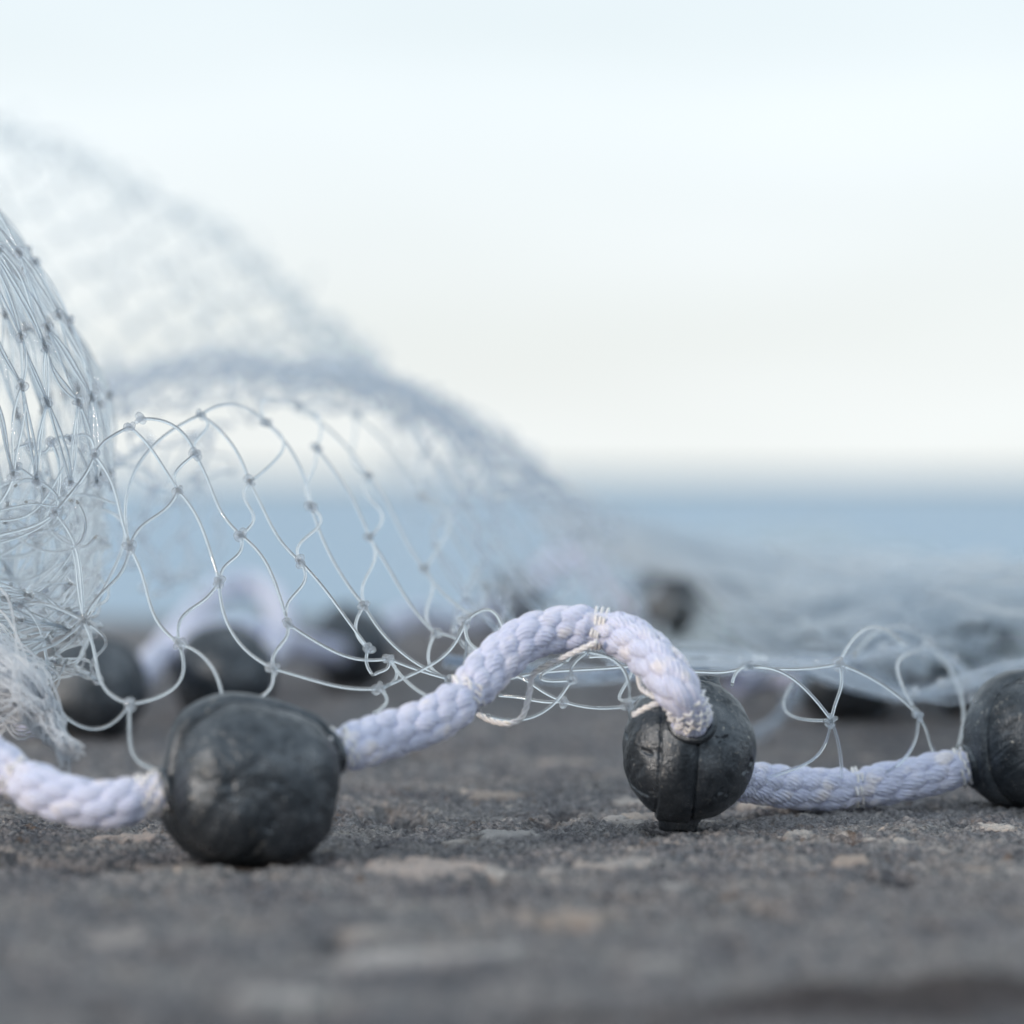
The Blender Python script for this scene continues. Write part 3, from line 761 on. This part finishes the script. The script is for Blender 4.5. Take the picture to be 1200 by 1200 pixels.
# the tall heap behind
b = MB()
for k, (dz, dy) in enumerate(((0, 0),)):
    sheet(b, zs([[(-160, 110 + dy, 2.85), (-60, 135 + dy, 2.85), (40, 180 + dy, 2.8), (140, 223 + dy, 2.8), (230, 268 + dy, 2.75), (310, 326 + dy, 2.7), (370, 380 + dy, 2.6), (440, 432 + dy, 2.5)],
              [(-160, 90 + dy, 2.45 + dz), (-60, 115 + dy, 2.45 + dz), (40, 160 + dy, 2.42 + dz), (140, 205 + dy, 2.40 + dz), (230, 250 + dy, 2.36 + dz), (310, 310 + dy, 2.30 + dz), (370, 365 + dy, 2.2 + dz), (440, 420 + dy, 2.1 + dz)],
              [(-170, 180, 2.30 + dz), (-70, 200, 2.28 + dz), (30, 235, 2.25 + dz), (130, 280, 2.22 + dz), (220, 320, 2.18 + dz), (300, 360, 2.12 + dz), (370, 400, 2.05 + dz), (440, 430, 2.0 + dz)],
              [(-170, 300, 2.15 + dz), (-70, 310, 2.12 + dz), (30, 330, 2.1 + dz), (130, 355, 2.05 + dz), (220, 380, 2.0 + dz), (300, 405, 1.95 + dz), (370, 425, 1.92 + dz), (440, 440, 1.9 + dz)],
              [(-170, 450, 2.0 + dz), (-70, 450, 2.0 + dz), (30, 450, 1.95 + dz), (130, 448, 1.92 + dz), (220, 448, 1.9 + dz), (300, 450, 1.88 + dz), (370, 455, 1.85 + dz), (440, 462, 1.85 + dz)]], .62),
          26, 12, 0.0006, 0.0008, 0.06, n=7, sides=5, kr=0.0011, seed=30 + k)
b.build('tall_heap', [M_FAR, M_FARKNOT], NET)
# netting spread low over the stone at right
b = MB()
for k, (dy, dz) in enumerate(((0, 0), (16, .10), (34, -.05))):
    sheet(b, [[(690, 625 + dy * .4, 2.4 + dz), (780, 640 + dy * .5, 2.4), (870, 632 + dy, 2.4 + dz), (960, 622 + dy, 2.4), (1060, 650 + dy, 2.4 + dz), (1150, 665 + dy * .6, 2.4), (1260, 650 + dy, 2.4)],
              [(770, 652 + dy * .5, 2.1), (830, 668 + dy * .5, 2.1), (880, 672 + dy, 2.05 + dz), (970, 660 + dy, 2.05), (1060, 688 + dy, 2.05), (1150, 700 + dy * .5, 2.05), (1260, 690 + dy, 2.05)],
              [(840, 700 + dy, 1.75), (870, 712 + dy * .5, 1.72), (900, 705 + dy, 1.70 + dz), (980, 700 + dy * .6, 1.7), (1070, 722 + dy * .4, 1.7), (1150, 735 + dy * .5, 1.7), (1260, 728 + dy * .6, 1.7)],
              [(780, 750 + dy * .4, 1.45), (850, 758 + dy * .5, 1.42), (920, 760 + dy * .4, 1.40), (1000, 762 + dy * .4, 1.38), (1080, 770 + dy * .4, 1.38), (1160, 778 + dy * .2, 1.38), (1260, 780 + dy * .2, 1.38)]],
          14, 26, 0.0020, 0.0016, 0.12, n=7, sides=4, kr=0.0007, seed=50 + k)
b.build('spread_skirt', [M_FAR, M_FARKNOT], NET)
# pale band of gathered netting along the near edge of the skirt
b = MB()
q = np.random.default_rng(77)
for k in range(34):
    o1, o2, o3 = q.normal(0, 7, 3)
    dz = q.normal(0, .035)
    pts = [(735 + q.normal(0, 25), 774 + o1, 1.08 + dz), (850, 776 + o1, 1.12 + dz), (930, 778 + o2, 1.16 + dz), (1000, 795 + o2 + q.normal(0, 6), 1.2 + dz), (1060, 815 + o2 * .8, 1.2 + dz), (1120, 805 + o3, 1.2 + dz), (1180, 788 + o3, 1.2 + dz), (1260, 780 + o3, 1.2 + dz)]
    if k % 3 == 1: pts = pts[:3] + [(1000, 768 + o2 * .6, 1.2 + dz), (1060, 757 + o2 * .5, 1.2 + dz), (1110, 772 + o3 * .5, 1.2 + dz), (1150, 800 + o3 * .5, 1.2 + dz), (1230, 790 + o3, 1.2 + dz)]
    if k % 3 == 2: pts = pts[2:]
    P = catmull(ats(pts), 60)
    b.tube(P, RT_, 5)
    for i in q.integers(4, 56, 3): knot(b, P[i], 0.0006, simple=True)
# a wide loop of twisted netting hanging down to the stone
for k in range(7):
    o = q.normal(0, 5, 2)
    b.tube(catmull(ats([(945 + o[0], 775 + o[1], 1.28), (930 + o[0], 815 + o[1], 1.3), (905, 848 + o[1], 1.3), (870 + o[0], 862 + o[1], 1.3), (835 + o[0], 850, 1.3)]), 40), RT_, 5)
for k in range(10):
    o = q.normal(0, 6, 3)
    b.tube(catmull(ats([(520, 772 + o[0], 1.12), (600, 785 + o[1], 1.15), (680, 795 + o[1], 1.15), (760, 785 + o[2], 1.12), (830, 778 + o[0], 1.1)]), 40), RT_, 5)
b.build('gathered_edge', [M_MILKY, M_KNOT], NET)
# loose gathers of netting running down the slope and out over the stone
b = MB(); q = np.random.default_rng(123)
for k in range(62):
    x0 = q.uniform(600, 860); y0 = 560 + (x0 - 560) * .36 + q.uniform(-12, 40)
    x3 = x0 + q.uniform(260, 520); y3 = q.uniform(670, 765); z0 = q.uniform(1.6, 2.1); z3 = q.uniform(1.3, 1.7)
    if x3 > 1060: y3 = min(y3, 712)
    ctl = [(x0, y0, z0), (x0 * .65 + x3 * .35 + q.normal(0, 14), y0 * .42 + y3 * .58 - q.uniform(0, 22), z0 * .65 + z3 * .35), (x0 * .3 + x3 * .7, y0 * .12 + y3 * .88 + q.normal(0, 9), z0 * .3 + z3 * .7), (x3, y3, z3)]
    if min(math.hypot(x - 785, y - 712) for x, y, _ in catmull(ctl, 40)) < 42: continue
    for m in range(5):
        P = catmull(ats([(x + q.normal(0, 7), y + q.normal(0, 4), z + q.normal(0, .02)) for x, y, z in ctl]), 40)
        P[:, 2] = np.maximum(P[:, 2], 0.001)
        b.tube(P, RT_ * 1.15, 4)
for k in range(72):
    x0 = q.uniform(830, 1120); y0 = q.uniform(655, 778); z = q.uniform(1.24, 1.5); ln = q.uniform(120, 330)
    if 715 < y0 and x0 + ln > 1090: ln = max(60, 1085 - x0)
    ctl = [(x0 + ln * t, y0 + 14 * math.sin(t * 5 + k) + q.normal(0, 6) + 10 * t, z) for t in (0, .33, .66, 1)]
    for m in range(4):
        P = catmull(ats([(x + q.normal(0, 6), y + q.normal(0, 5), zz + q.normal(0, .02)) for x, y, zz in ctl]), 36)
        P[:, 2] = np.maximum(P[:, 2], 0.001)
        b.tube(P, RT_ * 1.15, 4)
b.build('loose_gathers', [M_STREAK, M_KNOT], NET)

# --- gathered column at left
b = MB()
EDGE = [(-26, 215), (5, 255), (38, 302), (68, 352), (98, 405), (117, 452), (129, 505), (131, 560), (124, 620), (108, 690)]
def lrow(x, y, dx, z0=0.0):
    return [(-95 + dx, y + 18, .99 + z0), (-45 + dx * .6, y + 8, .985 + z0), ((x - 30) * .55 - 14 + dx * .2, y + 2, .99 + z0), (x - 18, y - 2, 1.02 + z0), (x, y, 1.07 + z0), (x - 12, y + 4, 1.13 + z0), (x * .6 - 20, y + 10, 1.19 + z0), (-60, y + 22, 1.24 + z0)]
sheet(b, [lrow(x, y, 0) for x, y in EDGE[:8]], 34, 4, 0.0005, 0.0, 0.045, r=0.00017, n=15, sides=6, kr=0.00062, seed=60, fine=True)
sheet(b, [lrow(x - 14, y + 6, 10, .06) for x, y in EDGE], 26, 5, 0.0007, 0.0, 0.05, r=0.00016, n=13, sides=6, kr=0.0006, seed=61)
b.build('gathered_fold', [M_CLEAR, M_KNOT], NET)
b = MB()
# folds sweeping across below it
sheet(b, list(zip(*[[(-70, 590, 1.04), (-70, 640, 1.04), (-70, 700, 1.03), (-70, 760, 1.02)], [(0, 575, 1.05), (0, 640, 1.05), (0, 690, 1.04), (5, 745, 1.03)],
          [(60, 545, 1.08), (65, 600, 1.08), (62, 655, 1.07), (60, 715, 1.05)], [(118, 500, 1.11), (122, 560, 1.12), (122, 620, 1.12), (112, 690, 1.1)],
          [(70, 530, 1.18), (75, 590, 1.18), (75, 650, 1.18), (70, 720, 1.16)], [(-40, 570, 1.22), (-40, 640, 1.22), (-40, 700, 1.22), (-40, 770, 1.2)]])), 26, 4, 0.0005, 0.0, 0.06, r=0.00016, n=13, sides=6, seed=63)
sheet(b, [[(-60, 680, .99), (-60, 740, .98), (-60, 810, .97)], [(10, 690, .99), (10, 745, .98), (10, 810, .97)], [(70, 690, 1.01), (75, 740, 1.0), (60, 800, .98)], [(110, 680, 1.06), (112, 720, 1.06), (95, 770, 1.04)]], 12, 3, 0.001, 0.0, 0.09, r=0.00018, n=11, sides=6, seed=64)
q = np.random.default_rng(31)
for k in range(44):
    y0 = q.uniform(600, 775); z = q.uniform(.985, 1.12); x1 = q.uniform(92, 128); y1 = y0 - q.uniform(60, 130)
    P = catmull(ats([(-30, y0 + q.normal(0, 6), z), (x1 * .35, y0 - 12 + q.normal(0, 6), z + .01), (x1 * .75, y0 * .55 + y1 * .45 + q.normal(0, 6), z + .02), (x1, y1, z + .05)]), 30)
    b.tube(P, 0.00016, 6)
    if k % 3 == 0: knot(b, P[q.integers(8, 24)], 0.00052, seed=k)
for k in range(16):
    cx, cy, rr_ = q.uniform(5, 95), q.uniform(540, 770), q.uniform(16, 42); z = q.uniform(.98, 1.08); a0 = q.uniform(0, 6.28)
    P = catmull(ats([(cx + rr_ * math.cos(a0 + t) * (1 + .25 * t), cy + rr_ * 1.3 * math.sin(a0 + t), z + .01 * t) for t in np.linspace(0, q.uniform(3.2, 5.5), 8)]), 34)
    b.tube(P, 0.00018, 6)
b.build('swept_folds', [M_CLEAR, M_KNOT], NET)
# frayed bundle above the rope
b = MB(); q = np.random.default_rng(9)
for k in range(230):
    o = q.normal(0, 1, 6) * 1.1
    P = [(-60 + o[0] * 10, 775 + o[1] * 28, .97 + o[2] * .01), (-5 + o[3] * 8, 785 + o[1] * 26, .965 + o[2] * .01), (32 + o[0] * 9, 808 + o[4] * 17, .955 + o[2] * .008), (52 + o[5] * 8, 836 + o[4] * 10, .945), (66 + o[3] * 6, 862 + o[0] * 7, .935), (82 + o[4] * 7, 884 + o[5] * 8, .92)]
    cut = q.integers(4, 7)
    b.tube(catmull(ats(P[:cut]), 24), RT_ * q.uniform(.4, .8), 5)
for k in range(60):
    o = q.normal(0, 1, 6)
    P = [(-50, 850 + o[0] * 12, .96), (-10 + o[1] * 6, 838 + o[2] * 12, .955), (30 + o[3] * 8, 835 + o[4] * 12, .95), (58 + o[5] * 6, 848 + o[0] * 10, .94)]
    b.tube(catmull(ats(P), 16), RT_ * q.uniform(.4, .8), 5)
b.build('frayed_bundle', M_FRAY, NET)
